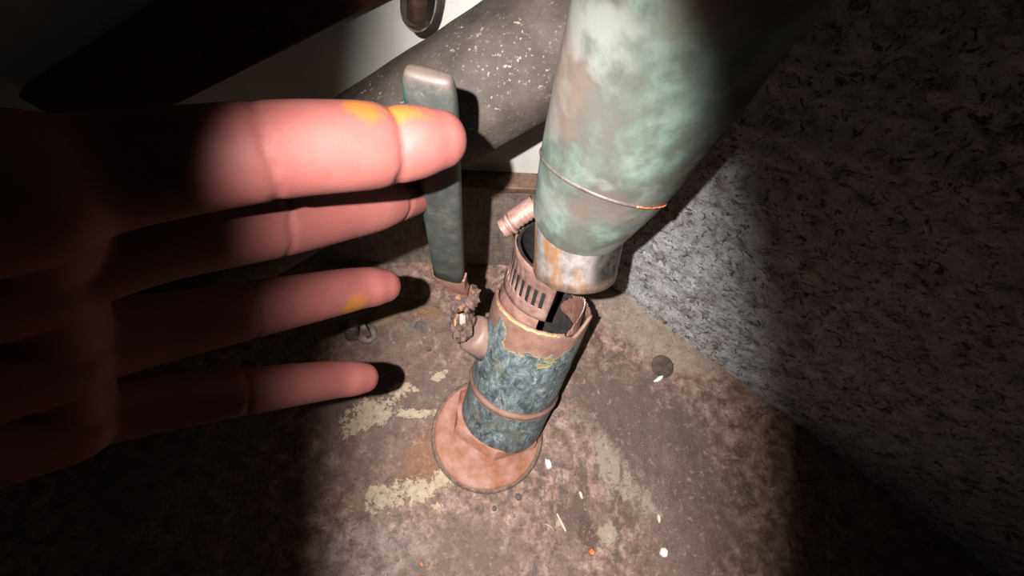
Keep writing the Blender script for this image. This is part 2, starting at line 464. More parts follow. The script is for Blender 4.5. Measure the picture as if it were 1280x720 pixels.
# hex nut
def hexring(h, r, rnd):
    pts = []
    for i in range(48):
        th = 2 * PI * i / 48 + 0.32
        m = (th - 0.32) % (PI / 3) - PI / 6
        rr = r * math.cos(PI / 6) / math.cos(m)
        rr = rr * (1 - rnd) + r * 0.95 * rnd
        pts.append(bpoint(th, h, rr) - BU * 0.0035)
    return pts
V = []; Fc = []
hx = [(-0.015, 0.0378, 0.05), (-0.0075, 0.0378, 0.05), (-0.0058, 0.0370, 0.25), (-0.0052, 0.0358, 0.9), (-0.0042, 0.033, 1.0)]
for h, r, q in hx: V += hexring(h, r, q)
for k in range(len(hx) - 1):
    for i in range(48):
        j = (i + 1) % 48
        Fc.append((k * 48 + i, k * 48 + j, k * 48 + 48 + j, k * 48 + 48 + i))
Fc.append(tuple(range(48))); Fc.append(tuple((len(hx) - 1) * 48 + i for i in range(48)))
sharp(link('hex_nut', V, Fc, M['pink'], valve), 30)

# body: coated tube with beads, torn at the top
n = NT('peeling_blue_grey_coating', 0.42)
pc = n.attr('pc'); s = n.sep(pc)
a = n.noise(150, 8, 0.8, vec=n.mapping(pc, scale=(1, 1, 0.6)), dist=0.5); b = n.noise(420, 6, 0.75); big = n.noise(45, 5, 0.65, vec=pc)
c = n.ramp(a, [(0.32, (0.0164, 0.02296, 0.0246)), (0.44, (0.0574, 0.07544, 0.08036)), (0.55, (0.1353, 0.1681, 0.1722)), (0.70, (0.328, 0.3772, 0.3731))])
scr = n.noise(300, 4, 0.6, vec=n.mapping(pc, rot=(0.41, 0.246, 0.738), scale=(1, 0.12, 0.5)))
c = n.mix(n.smooth(b, 0.56, 0.70, 0, 0.65), c, (0.3772, 0.41, 0.4018))
c = n.mix(n.smooth(scr, 0.60, 0.70, 0, 0.6), c, (0.41, 0.4264, 0.3936))
c = n.mix(n.smooth(n.noise(30, 4, vec=pc), 0.56, 0.68, 0, 0.45), c, (0.164, 0.1558, 0.0902))
bare = n.ramp(n.noise(90, 6), [(0.3, (0.1722, 0.0861, 0.0615)), (0.7, (0.3034, 0.1763, 0.1353))])
# bare metal: the top quarter with a ragged lower edge, and the raised bead
hh = n.math('ADD', s[2], n.math('MULTIPLY', n.math('SUBTRACT', big, 0.5), 0.085))
hh = n.math('ADD', hh, n.math('MULTIPLY', s[0], -0.12))
tong = n.math('MULTIPLY', n.smooth(n.math('ABSOLUTE', n.math('ADD', s[0], 0.0205)), 0.0005, 0.0075, 1, 0), n.smooth(s[1], -0.005, 0.005))
hh = n.math('SUBTRACT', hh, n.math('MULTIPLY', tong, 0.018))
top = n.smooth(hh, BL - 0.0195, BL - 0.0175)
HB = BL * 0.30
bead = n.smooth(n.math('ABSOLUTE', n.math('SUBTRACT', n.math('ADD', s[2], n.math('MULTIPLY', big, 0.004)), HB + 0.002)), 0.0030, 0.0052, 1, 0)
patch = n.smooth(n.noise(38, 5, 0.7, vec=n.mapping(pc, loc=(0.246, 0.082, 0.574))), 0.66, 0.70)
bm_ = n.math('MAXIMUM', n.math('MAXIMUM', top, bead), patch)
c = n.mix(bm_, c, bare)
edge = n.math('MULTIPLY', n.smooth(n.math('ABSOLUTE', n.math('SUBTRACT', hh, BL - 0.0188)), 0.0006, 0.0022, 1, 0), n.smooth(big, 0.45, 0.6))
c = n.mix(n.math('MULTIPLY', edge, 0.8), c, (0.3444, 0.2952, 0.0984))
n.bump(n.math('ADD', a, n.math('ADD', n.math('MULTIPLY', b, 0.5), n.math('MULTIPLY', bm_, -0.6))), 0.5, 0.0014)
n.rough(n.smooth(a, 0.3, 0.7, 0.35, 0.6))
M['coat'] = n.color(c)
SEG = 128
def torn(th):
    """how far the rim is torn down (-) or stands up (+), by angle"""
    x = th % (2 * PI)
    e = 0.0006 * nz((math.cos(x) * 9, math.sin(x) * 9, 1.0))
    # ragged right-hand side with a standing lip
    g = math.exp(-((x - 0.28) / 0.22) ** 2)
    e += 0.0075 * g
    d = math.exp(-((x - 0.75) / 0.20) ** 2)
    e -= 0.0045 * d
    if x < 1.2 or x > 5.6: e += 0.0016 * nz((x * 22, 0, 4))
    return e
V, Fc, P = [], [], []
prof = [(-0.010, BR * 0.97), (-0.006, BR)]
for i in range(33):
    h = BL * i / 32
    r = BR
    r += 0.0016 * math.exp(-((h - HB) / 0.0022) ** 2)
    r += 0.0006 * math.exp(-((h - BL * 0.62) / 0.0012) ** 2)
    r -= 0.0010 * math.exp(-((h - BL * 0.10) / 0.0016) ** 2)
    prof.append((h, r))
for q in (HB - 0.003, HB - 0.0015, HB, HB + 0.0015, HB + 0.003): prof.append((q, BR + 0.0016 * math.exp(-((q - HB) / 0.0022) ** 2)))
prof.sort()
inner = [(BL + 0.0004, BR - 0.0012), (BL - 0.0002, BR - 0.0022), (BL - 0.008, BR - 0.0024)]
for k, (h, r) in enumerate(prof + inner):
    for i in range(SEG):
        th = 2 * PI * i / SEG
        wgt = max(0.0, min(1.0, (h - BL * 0.86) / (BL * 0.14)))
        hh_ = h + torn(th) * wgt
        rr = r + 0.0003 * nz((math.cos(th) * 3, math.sin(th) * 3, h * 90))
        V.append(bpoint(th, hh_, rr)); P.append((math.cos(th) * r, math.sin(th) * r, h))
for k in range(len(prof) + len(inner) - 1):
    for i in range(SEG):
        j = (i + 1) % SEG
        Fc.append((k * SEG + i, k * SEG + j, (k + 1) * SEG + j, (k + 1) * SEG + i))
body = link('valve_body', V, Fc, M['coat'], valve, pc=P)

M['inky'] = simple('grimy_shaded_bore', (0.008, 0.006, 0.005), (0.03, 0.022, 0.018), 160, 0.8)  # grimy bore wall, its colour blackened for the shade inside the mouth
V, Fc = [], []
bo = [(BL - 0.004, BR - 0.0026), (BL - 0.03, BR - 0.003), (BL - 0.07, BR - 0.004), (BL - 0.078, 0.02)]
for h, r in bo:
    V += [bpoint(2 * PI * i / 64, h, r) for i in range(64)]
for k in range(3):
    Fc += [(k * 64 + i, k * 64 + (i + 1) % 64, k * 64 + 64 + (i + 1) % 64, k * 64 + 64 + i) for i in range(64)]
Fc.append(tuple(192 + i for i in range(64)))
link('bore', V, Fc, M['inky'], valve)

# yellow sealant line left around the rim
M['yellow'] = simple('old_yellow_sealant', (0.27, 0.2025, 0.0525), (0.465, 0.4125, 0.225), 220, 0.5)
V, Fc, P = [], [], []
pts = []
for i in range(70):
    th = math.radians(60 + (152 - 60) * i / 69)
    e = max(0.0, math.sin(PI * i / 69)) ** 0.5
    pts.append((bpoint(th, BL + torn(th) - 0.0010 + 0.0006 * nz((th * 6, 2, 1)), BR + 0.0002), max(0.0002, e * (0.0010 + 0.0004 * nz((th * 9, 0, 2))))))
V, Fc, P = path_tube(pts, A, 10, 1)
link('sealant_bead', V, Fc, M['yellow'], valve, parent=body)

# torn jagged flap on the inside right
V, Fc = [], []
NJ = 44
for i in range(NJ):
    th = math.radians(-60 + 102 * i / (NJ - 1))
    top_ = BL - 0.014 + 0.0205 * math.sin(PI * i / (NJ - 1)) ** 0.7 + (0.0020 if i % 3 == 1 else 0) + 0.0016 * nz((th * 14, 1, 1))
    for (h, r) in ((BL - 0.02, BR - 0.0036), (top_, BR - 0.0075), (top_ + 0.0003, BR - 0.0068), (BL - 0.02, BR - 0.0028)):
        V.append(bpoint(th, h, r))
for i in range(NJ - 1):
    for k in range(4):
        a_ = i * 4 + k; b_ = i * 4 + (k + 1) % 4
        Fc.append((a_, b_, b_ + 4, a_ + 4))
Fc += [(0, 1, 2, 3), tuple((NJ - 1) * 4 + k for k in range(4))]
sharp(link('torn_liner', V, Fc, M['pinkpale'], valve))

# inner cuff that the clamp grips: stands out of the body on the near left
CR = 0.0250
V, Fc, P = [], [], []
NJ = 60
for i in range(NJ):
    th = math.radians(90 + (288 - 90) * i / (NJ - 1))
    for (h, r) in ((BL - 0.016, CR - 0.0016), (BL + 0.010, CR - 0.0016), (BL + 0.0105, CR), (BL + 0.002, BR - 0.0034), (BL - 0.016, BR - 0.0030)):
        V.append(bpoint(th, h + 0.0006 * nz((th * 5, h * 50, 0)), r))
for i in range(NJ - 1):
    for k in range(5):
        a_ = i * 5 + k; b_ = i * 5 + (k + 1) % 5
        Fc.append((a_, b_, b_ + 5, a_ + 5))
Fc += [tuple(range(5)), tuple((NJ - 1) * 5 + k for k in range(5))]
sharp(link('inner_cuff', V, Fc, M['pinkpale'], valve), 50)

# side boss, packing nut, rust clump
bs = bpoint(math.radians(168), BL * 0.60, BR - 0.006)
be = at(588, 414, 0.345)
ba = (be - bs).normalized()
n = NT('pink_grey_boss', 0.5)
a = n.noise(70, 6, 0.65)
M['boss'] = n.color(n.ramp(a, [(0.36, (0.102, 0.12, 0.132)), (0.47, (0.216, 0.132, 0.105)), (0.7, (0.276, 0.168, 0.132))]))
bl = (be - bs).length
V, Fc, P = lathe(bs, ba, A, [(0, 0.0150), (bl * 0.5, 0.0142), (bl * 0.75, 0.0138), (bl * 0.95, 0.0128), (bl, 0.011)], 48, wob=lambda t_, h: 0.0004 * nz((math.cos(t_) * 3, math.sin(t_) * 3, h * 80)))
boss = link('stem_boss', V, Fc, M['boss'], valve)
n = NT('flaky_rust', 0.85)
a = n.noise(160, 7, 0.75); b = n.noise(60, 4)
c = n.ramp(a, [(0.3, (0.03, 0.016, 0.013)), (0.5, (0.10, 0.056, 0.046)), (0.68, (0.24, 0.155, 0.14))])
c = n.mix(n.smooth(b, 0.58, 0.66, 0, 0.75), c, (0.36, 0.14, 0.035))
n.bump(a, 0.9, 0.002)
M['rust'] = n.color(c)
def lump(c, ex, ey, ez, amp, freq, seed, sub=4):
    bm = bmesh.new(); bmesh.ops.create_icosphere(bm, subdivisions=sub, radius=1.0)
    V = []
    for v in bm.verts:
        k = 1 + amp * nz(v.co * freq + Vector((seed, seed * 2, 0)), 1)
        V.append(c + ex * (v.co.x * k) + ey * (v.co.y * k) + ez * (v.co.z * k))
    Fc = [tuple(v.index for v in f.verts) for f in bm.faces]
    bm.free()
    return V, Fc
rp = at(578, 402, 0.336)
V, Fc = lump(rp, R_ * 0.0075, U_ * 0.0135, B_ * 0.010, 0.42, 2.2, 3.0)
link('packing_nut', V, Fc, M['rust'], valve)
# spatter of orange and pale scale on the nut
M['orange'] = simple('orange_rust', (0.45, 0.17, 0.03), (0.62, 0.33, 0.10), 200, 0.7)
M['pale'] = simple('pale_scale', (0.225, 0.18, 0.14), (0.34, 0.3, 0.25), 200, 0.7)
V, Fc = lump(at(571, 404, 0.3275), R_ * 0.0018, U_ * 0.0046, B_ * 0.0015, 0.3, 2, 5.0, 3)
link('rust_blister', V, Fc, M['orange'], valve)
V, Fc = lump(at(577, 399, 0.3265), R_ * 0.0026, U_ * 0.0040, B_ * 0.0012, 0.4, 2, 8.0, 3)
link('scale_flake', V, Fc, M['pale'], valve)

# lever: bare neck and dipped grip
lev = thing('valve_lever', 'upright valve lever with worn dark green dipped grip, held between two fingers', 'lever', at(580, 390, 0.33))
hb = at(561, 338, 0.275)                         # middle of the grip's lower end
HX, HY = hb.x, hb.y
rtop = wall_at(537, 90, HY)                      # height of the top
ztop = rtop.z
turn = math.radians(-14)
wx = Vector((math.cos(turn), math.sin(turn), 0)); wy = Vector((-math.sin(turn), math.cos(turn), 0))
topx = wall_at(538, 120, HY).x
def grip_ring(z, hw, ht, ex=3.2, N=56):
    k = (z - hb.z) / (ztop - hb.z)
    c = Vector((HX + (topx - HX) * k, HY, z))
    out = []
    for i in range(N):
        t_ = 2 * PI * i / N
        ct, st_ = math.cos(t_), math.sin(t_)
        out.append(c + wx * (hw * math.copysign(abs(ct) ** (2 / ex), ct)) + wy * (ht * math.copysign(abs(st_) ** (2 / ex), st_)))
    return out
V, Fc = [], []
GL = ztop - hb.z
zs = [(-0.006, 0.9), (-0.0055, 1.0)] + [(GL * i / 24, 1.0) for i in range(1, 22)]
GR = []
for z, k in zs: GR.append((hb.z + z, 0.0088 * k, 0.0042 * k))
z0 = hb.z + GL * 21 / 24; rem = ztop - z0
for i in range(1, 9):
    q = i / 8 * PI / 2
    GR.append((z0 + rem * math.sin(q), 0.0088 * (0.62 + 0.38 * math.cos(q) ** 0.55 if i < 8 else 0.5), 0.0042 * (0.35 + 0.65 * math.cos(q) ** 0.6 if i < 8 else 0.2)))
for z, a_, b_ in GR:
    wid = a_ * (1.0 + 0.03 * (z - hb.z) / GL)
    V += grip_ring(z, wid, b_)
N = 56
for k in range(len(GR) - 1):
    for i in range(N):
        j = (i + 1) % N
        Fc.append((k * N + i, k * N + j, k * N + N + j, k * N + N + i))
Fc.append(tuple(range(N))); Fc.append(tuple((len(GR) - 1) * N + i for i in range(N)))
n = NT('worn_green_vinyl', 0.62)
a = n.noise(85, 7, 0.7); b = n.noise(380, 6, 0.75); z = n.sep(n.vec)[2]
lx = n.math('SUBTRACT', n.sep(n.vec)[0], HX)
c = n.ramp(a, [(0.32, (0.0175, 0.01981, 0.018)), (0.5, (0.03013, 0.0318, 0.0288)), (0.7, (0.05832, 0.0576, 0.0513))])
c = n.mix(n.smooth(b, 0.60, 0.72, 0, 0.6), c, (0.1458, 0.1428, 0.126))
# the side edges keep their green, the top is worn to pinkish primer
gx = n.math('ADD', lx, n.math('MULTIPLY', n.math('SUBTRACT', a, 0.5), 0.004))
c = n.mix(n.smooth(gx, -0.0088, -0.0072, 0.9, 0), c, (0.00729, 0.03917, 0.02475))
c = n.mix(n.smooth(n.math('ADD', z, n.math('MULTIPLY', n.math('SUBTRACT', a, 0.5), 0.012)), ztop - 0.0042, ztop - 0.0005, 0, 0.65), c, (0.08262, 0.05299, 0.0414))
c = n.mix(n.math('MULTIPLY', n.smooth(n.math('ADD', z, n.math('MULTIPLY', a, 0.012)), hb.z + 0.006, hb.z + 0.014, 1, 0), n.smooth(lx, -0.002, 0.006, 0.8, 0.1)), c, (0.005832, 0.02765, 0.01575))
n.bump(n.math('ADD', a, n.math('MULTIPLY', b, 0.5)), 0.25, 0.0008)
M['grip'] = n.color(c)
link('grip', V, Fc, M['grip'], lev)
# metal collar at the grip's end and the rusty neck
M['neck'] = simple('rusted_lever_steel', (0.12, 0.051, 0.03), (0.252, 0.132, 0.09), 150, 0.65)
cz = hb.z - 0.008
V, Fc = box_pts(Vector((HX + 0.0012, HY, cz - 0.002)), wx * 0.0086, wy * 0.0030, Vector((0.0, 0, 0.0065)))
bevel(link('lever_collar', V, Fc, M['neck'], lev, smooth=False), 0.0008)
n0 = Vector((HX + 0.002, HY, cz - 0.004)); n1 = at(577, 372, 0.312); n2 = at(581, 392, 0.335)
V, Fc = [], []
ctl = [(n0, 0.0072), (n1, 0.0060), (n2, 0.0062)]
cc = catmull(ctl, 8)
for i, (p, hw) in enumerate(cc):
    tdir = (cc[min(i + 1, len(cc) - 1)][0] - cc[max(i - 1, 0)][0]).normalized()
    side = (wx - tdir * wx.dot(tdir)).normalized(); th_ = tdir.cross(side)
    for sx, sy in ((-1, -1), (1, -1), (1, 1), (-1, 1)):
        j = 0.0009 * nz(p + side * sx, 60)
        V.append(p + side * (sx * (hw + j)) + th_ * (sy * (0.0022 + j)))
for i in range(len(cc) - 1):
    for k in range(4):
        a_ = i * 4 + k; b_ = i * 4 + (k + 1) % 4
        Fc.append((a_, b_, b_ + 4, a_ + 4))
Fc += [(0, 1, 2, 3), tuple((len(cc) - 1) * 4 + k for k in range(4))]
link('lever_neck', V, Fc, M['neck'], lev, smooth=False)
V, Fc = lump(at(581, 372, 0.306), R_ * 0.0078, U_ * 0.0088, B_ * 0.005, 0.55, 2.6, 11.0)
link('rust_crust', V, Fc, M['rust'], lev)
V, Fc = lump(at(591, 366, 0.308), R_ * 0.004, U_ * 0.0045, B_ * 0.004, 0.5, 2.6, 14.0)
link('rust_crust', V, Fc, M['rust'], lev)

# ------------------------------------------------------------------ loose hose clamp
k1 = at(685, 360, 0.325); k2 = at(704, 309, 0.299)
KA = (k2 - k1).normalized(); KW = (k2 - k1).length
_, KU, KV = frame(KA, c2w((0.92, 0.39, 0)))
if KV.dot(CAM - k1) < 0: KV = -KV
KR = 0.0284
clamp = thing('hose_clamp', 'loosened pinkish hose clamp with slotted band gaping around the valve mouth', 'hose clamp', k1)
def kpoint(th, h, r): return k1 + KA * h + KU * (math.cos(th) * r) + KV * (math.sin(th) * r)
# band from its free end on the near side (66 deg) round the left and back to the right
V, Fc = [], []
T0, T1 = math.radians(80), math.radians(80 + 245)
NS = 25
cols = []
for i in range(NS):
    a0 = T0 + (T1 - T0) * i / NS; a1 = T0 + (T1 - T0) * (i + 0.5) / NS
    cols += [(a0, True), (a1, False)]          # (start, is slot)
cols.append((T1, False))
VR = [0.0, 0.07, 0.24, 0.62, 0.86, 1.0]
idx = {}
for i, (a_, _s) in enumerate(cols):
    for k, f in enumerate(VR):
        sl = (f - 0.43) * 0.05                  # slots lean
        if i in (0, len(cols) - 1): sl = 0
        fl_ = 0.0008 if k in (0, 5) else 0.0
        sp_ = 0.0035 * max(0.0, (a_ - T0 - 4.2)) - 0.0
        idx[i, k] = len(V)
        V.append(kpoint(a_ + sl, KW * f, KR + fl_ - sp_))
SLOT_TO = 22
for i in range(len(cols) - 1):
    for k in range(len(VR) - 1):
        slot = cols[i][1] and k == 2 and 1 <= i // 2 <= SLOT_TO and not (9 <= i // 2 <= 13)
        if slot: continue
        Fc.append((idx[i, k], idx[i + 1, k], idx[i + 1, k + 1], idx[i, k + 1]))
M['band'] = simple('pinkish_clamp_steel', (0.24, 0.12, 0.096), (0.42, 0.26, 0.22), 160, 0.42, 0.35)
o = link('band', V, Fc, M['band'], clamp)
m = o.modifiers.new('solid', 'SOLIDIFY'); m.thickness = 0.0008; m.offset = 0
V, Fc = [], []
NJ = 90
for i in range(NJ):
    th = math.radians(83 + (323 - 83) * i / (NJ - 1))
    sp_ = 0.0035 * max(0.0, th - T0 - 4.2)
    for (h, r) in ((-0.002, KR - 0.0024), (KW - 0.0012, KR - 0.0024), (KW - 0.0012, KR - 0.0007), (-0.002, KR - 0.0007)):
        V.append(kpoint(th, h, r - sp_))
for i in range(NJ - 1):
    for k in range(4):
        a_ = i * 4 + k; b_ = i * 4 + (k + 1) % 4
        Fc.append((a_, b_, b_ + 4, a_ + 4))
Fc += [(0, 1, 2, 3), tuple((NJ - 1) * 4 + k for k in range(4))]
M['gap_shade'] = simple('gap_shade_black', (0.008, 0.007, 0.007), (0.022, 0.019, 0.018), 200, 0.7)  # near-black ring added inside the band for the shade in its gap
sharp(link('gap_shade_ring', V, Fc, M['gap_shade'], clamp))
# worm screw and its housing on the far left
sa = at(627, 287, 0.297); sb = at(672, 257, 0.290)
sd = (sb - sa).normalized(); sl_ = (sb - sa).length
M['screw'] = simple('bright_pink_screw', (0.255, 0.1237, 0.0975), (0.405, 0.255, 0.2175), 160, 0.38, 0.3)
V, Fc, P = lathe(sa, sd, U_, [(0.0, 0.0045), (0.0008, 0.0060), (0.0042, 0.0062), (0.0050, 0.0050), (0.0058, 0.0050)], 32, cap0=True)
sc_ = sharp(link('screw_head', V, Fc, M['screw'], clamp), 40)
_, su, sv = frame(sd, U_)
V, Fc = box_pts(sa - sd * 0.0001, sd * 0.0004, su * 0.0045, sv * 0.0007)
link('screw_slot', V, Fc, M['rim'], clamp, smooth=False, parent=sc_)
V, Fc, P = lathe(sa + sd * 0.0058, sd, U_, [(0.0, 0.0068), (0.0006, 0.0072), (0.0016, 0.0072), (0.0022, 0.0066)], 32)
link('screw_collar', V, Fc, M['screw'], clamp)
prof = []
for i in range(13):
    h = 0.008 + (sl_ - 0.008) * i / 12
    prof.append((h, 0.0056 if i % 2 else 0.0048))
V, Fc, P = lathe(sa, sd, U_, prof, 28)
link('worm_screw', V, Fc, M['screw'], clamp)
# saddle housing over the screw
V, Fc = [], []
NH = 14
for s_ in (0.009, sl_ * 0.98):
    for r in (0.0064, 0.0074):
        for i in range(NH):
            q = PI * 1.15 * i / (NH - 1) - 0.25
            V.append(sa + sd * s_ + su * (math.sin(q) * r) + sv * (math.cos(q) * r))
def hid(s_, r, i): return (s_ * 2 + r) * NH + i
for i in range(NH - 1):
    for q in ((0, 1), (1, 1)):
        pass
    Fc.append((hid(0, 1, i), hid(0, 1, i + 1), hid(1, 1, i + 1), hid(1, 1, i)))
    Fc.append((hid(0, 0, i), hid(1, 0, i), hid(1, 0, i + 1), hid(0, 0, i + 1)))
    Fc.append((hid(0, 0, i), hid(0, 0, i + 1), hid(0, 1, i + 1), hid(0, 1, i)))
    Fc.append((hid(1, 0, i), hid(1, 1, i), hid(1, 1, i + 1), hid(1, 0, i + 1)))
for i in (0, NH - 1): Fc.append((hid(0, 0, i), hid(0, 1, i), hid(1, 1, i), hid(1, 0, i)))
sharp(link('screw_housing', V, Fc, M['band'], clamp))

# ------------------------------------------------------------------ green pipe coming down
P0 = at(718, 340, 0.275); PJ = at(727, 268, 0.256); P1 = at(757, 214, 0.226); P3 = at(832, 53, 0.157)
riser = thing('riser_pipe', 'fat grey-green patinated pipe ending above the valve, with rust-streaked metal sleeve', 'pipe', P0)
n = NT('green_patina', 0.42)
a = n.noise(26, 6, 0.62, vec=n.mapping(n.vec, scale=(1, 1, 0.7))); b = n.noise(120, 7, 0.7); cloud = n.noise(34, 4, 0.5, vec=n.mapping(n.vec, loc=(3, 1, 2)))
c = n.ramp(a, [(0.36, (0.105, 0.085, 0.068)), (0.46, (0.088, 0.092, 0.078)), (0.54, (0.115, 0.142, 0.120)), (0.64, (0.20, 0.275, 0.23))])
c = n.mix(n.smooth(cloud, 0.52, 0.64, 0, 0.7), c, (0.235, 0.25, 0.225))
c = n.mix(n.smooth(n.noise(20, 5, 0.6, vec=n.mapping(n.vec, loc=(7, 2, 5))), 0.52, 0.64, 0, 0.55), c, (0.165, 0.115, 0.095))
c = n.mix(n.smooth(b, 0.6, 0.75, 0, 0.35), c, (0.0868, 0.0806, 0.0682))
n.bump(b, 0.15, 0.0008)
M['patina'] = n.color(c)
RJ, R1, R3 = 0.0256, 0.0306, 0.0322
dirU = (P3 - P1).normalized()
top_pt = P3 + dirU * 0.30
dirL = (P1 - PJ).normalized()
PE = P1.lerp(P3, 0.45)
def bez(t_): return PJ * (1 - t_) ** 2 + P1 * (2 * t_ * (1 - t_)) + PE * t_ ** 2
RE = R1 + (R3 - R1) * 0.6
ctl = [(PJ - dirL * 0.0006, RJ * 0.95), (PJ, RJ)] + [(bez(q / 8), RJ + (RE - RJ) * math.sin(q / 8 * PI / 2)) for q in range(1, 9)]
ctl += [(P3, R3), (P3 + dirU * 0.1, R3), (top_pt, R3)]
V, Fc, P = path_tube(ctl, R_, 96, 10, True)
link('pipe_wall', V, Fc, M['patina'], riser)
from mathutils.bvhtree import BVHTree
RBVH = BVHTree.FromPolygons(V, Fc)
# raised joint bead with a scrape of orange-red
ax = (P1 - PJ).normalized().lerp(dirU, 0.5).normalized()
_, ju, jv = frame(ax, c2w((0.92, 0.39, 0)))
if jv.dot(CAM - P1) < 0: jv = -jv
nb = (ax - jv * math.tan(math.radians(42))).normalized()     # the joint was cut out of square
def on_joint(th, ex):
    """a point on the pipe's skin where the slanting joint runs, ex proud of it"""
    d_ = ju * math.cos(th) + jv * math.sin(th)
    t_ = -R1 * d_.dot(nb) / ax.dot(nb)
    if t_ > 0:
        c_ = P1 + dirU * t_; r_ = R1 + (R3 - R1) * min(1.0, 1.3 * t_ / (P3 - P1).length); a_ = dirU
    else:
        c_ = P1 + dirL * t_; r_ = R1 + (R1 - RJ) * t_ / (P1 - PJ).length; a_ = dirL
    a_ = ax.lerp(a_, min(1.0, abs(t_) / 0.012)).normalized()
    d_ = (d_ - a_ * d_.dot(a_)).normalized()
    hit = RBVH.ray_cast(c_, d_)[0]
    return (hit if hit is not None else c_ + d_ * r_) + d_ * ex
rings = []
bvs, bfs = [], []
NB = 96
for q in range(NB):
    th = 2 * PI * q / NB
    for e, rr in ((-0.0012, -0.003), (-0.0009, 0.0003), (0.0, 0.0007), (0.0007, 0.0005), (0.0014, -0.002)):
        bvs.append(on_joint(th, rr) + ax * e)
for q in range(NB):
    for e in range(5):
        a_ = q * 5 + e; b_ = q * 5 + (e + 1) % 5; z_ = ((q + 1) % NB) * 5
        bfs.append((a_, b_, z_ + (e + 1) % 5, z_ + e))
V, Fc = bvs, bfs
M['joint'] = simple('joint_grime', (0.0595, 0.0385, 0.0308), (0.126, 0.105, 0.0875), 140, 0.5)
bead_o = link('joint_bead', V, Fc, M['joint'], riser)
M['redmark'] = simple('orange_red_paint', (0.75, 0.12, 0.05), (0.85, 0.25, 0.12), 200, 0.5)
pts = []
for i in range(22):
    th = math.radians(28 + 34 * i / 21)
    pts.append((on_joint(th, 0.0007) + ax * (0.0006 + 0.0009 * nz((th * 11, 0, 0))), 0.00018 + 0.00055 * abs(nz((th * 17, 4, 0)))))
V, Fc, P = path_tube(pts, ax, 8, 1)
link('paint_scrape', V, Fc, M['redmark'], riser, parent=bead_o)
# metal sleeve with rust streaks
n = NT('rust_streaked_metal', 0.34, 0.45)
pc = n.attr('pc'); s = n.sep(pc)
st = n.noise(58, 5, 0.6, vec=n.mapping(pc, loc=(0.5, 0.2, 0), scale=(1, 1, 0.3))); b = n.noise(140, 7, 0.7)
c = n.ramp(b, [(0.3, (0.176, 0.152, 0.136)), (0.55, (0.368, 0.336, 0.32)), (0.75, (0.496, 0.464, 0.464))])
c = n.mix(n.smooth(st, 0.45, 0.60, 0, 0.9), c, (0.384, 0.152, 0.032))
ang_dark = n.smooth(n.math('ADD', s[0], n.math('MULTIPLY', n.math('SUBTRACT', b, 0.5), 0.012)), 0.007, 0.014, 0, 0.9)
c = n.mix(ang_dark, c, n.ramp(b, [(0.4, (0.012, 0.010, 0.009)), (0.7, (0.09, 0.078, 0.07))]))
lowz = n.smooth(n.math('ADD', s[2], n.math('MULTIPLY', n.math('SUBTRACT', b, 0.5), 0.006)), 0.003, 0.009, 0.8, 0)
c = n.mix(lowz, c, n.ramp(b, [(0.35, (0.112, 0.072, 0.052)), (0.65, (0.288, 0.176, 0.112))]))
n.bump(b, 0.3, 0.001)
M['sleeve'] = n.color(c)
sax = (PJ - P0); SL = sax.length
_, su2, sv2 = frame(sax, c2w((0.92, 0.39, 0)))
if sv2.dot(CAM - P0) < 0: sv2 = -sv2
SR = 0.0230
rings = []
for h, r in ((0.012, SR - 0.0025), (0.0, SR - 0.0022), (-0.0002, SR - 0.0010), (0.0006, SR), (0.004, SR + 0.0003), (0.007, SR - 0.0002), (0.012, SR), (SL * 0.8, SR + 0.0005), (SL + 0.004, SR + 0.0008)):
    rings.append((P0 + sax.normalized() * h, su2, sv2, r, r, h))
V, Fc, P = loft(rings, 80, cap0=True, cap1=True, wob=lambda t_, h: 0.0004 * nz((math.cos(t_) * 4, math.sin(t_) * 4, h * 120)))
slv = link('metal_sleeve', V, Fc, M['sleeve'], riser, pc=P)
# grey inner tube end poking out
M['greytube'] = simple('dull_grey_tube', (0.09, 0.09, 0.095), (0.19, 0.19, 0.195), 120, 0.55)
ti = P0 + su2 * 0.003
V, Fc, P = lathe(ti - sax.normalized() * 0.0125, sax, R_, [(0.014, 0.0110), (0.006, 0.0112), (0.0058, 0.0120), (0.007, 0.0125), (0.026, 0.0125)], 48)
link('inner_tube', V, Fc, M['greytube'], riser, pc=P)

# ------------------------------------------------------------------ the hand
def C(px, py, d): return at(px, py, d)
dig = []
fingers = {
 'index':  [((40, 236, .106), .0150), ((150, 214, .116), .0135), ((330, 190, .127), .0126), ((425, 184, .138), .0126), ((462, 183, .144), .0125), ((488, 182, .148), .0116), ((522, 178, .1505), .0110), ((549, 175, .1535), .0092)],
 'middle': [((45, 332, .126), .0150), ((190, 296, .141), .0135), ((340, 274, .164), .0131), ((430, 258, .187), .0127), ((465, 251, .1975), .0125), ((487, 245, .205), .0117), ((512, 237, .216), .0116), ((538, 230, .226), .0098)],
 'ring':   [((70, 436, .148), .0140), ((190, 412, .170), .0125), ((310, 388, .195), .0116), ((380, 374, .216), .0112), ((430, 364, .233), .0107), ((452, 360, .2395), .0101), ((468, 358.5, .243), .0098), ((481, 357.5, .246), .0084)],
 'pinky':  [((80, 520, .165), .0128), ((190, 505, .185), .0112), ((300, 490, .207), .0102), ((360, 482, .225), .0099), ((405, 476, .241), .0096), ((427, 474, .248), .0092), ((443, 473, .252), .0090), ((455, 472.5, .255), .0078)],
}
meshV, meshF = [], []
def addmesh(V, Fc):
    b = len(meshV); meshV.extend(V); meshF.extend([tuple(i + b for i in f) for f in Fc])
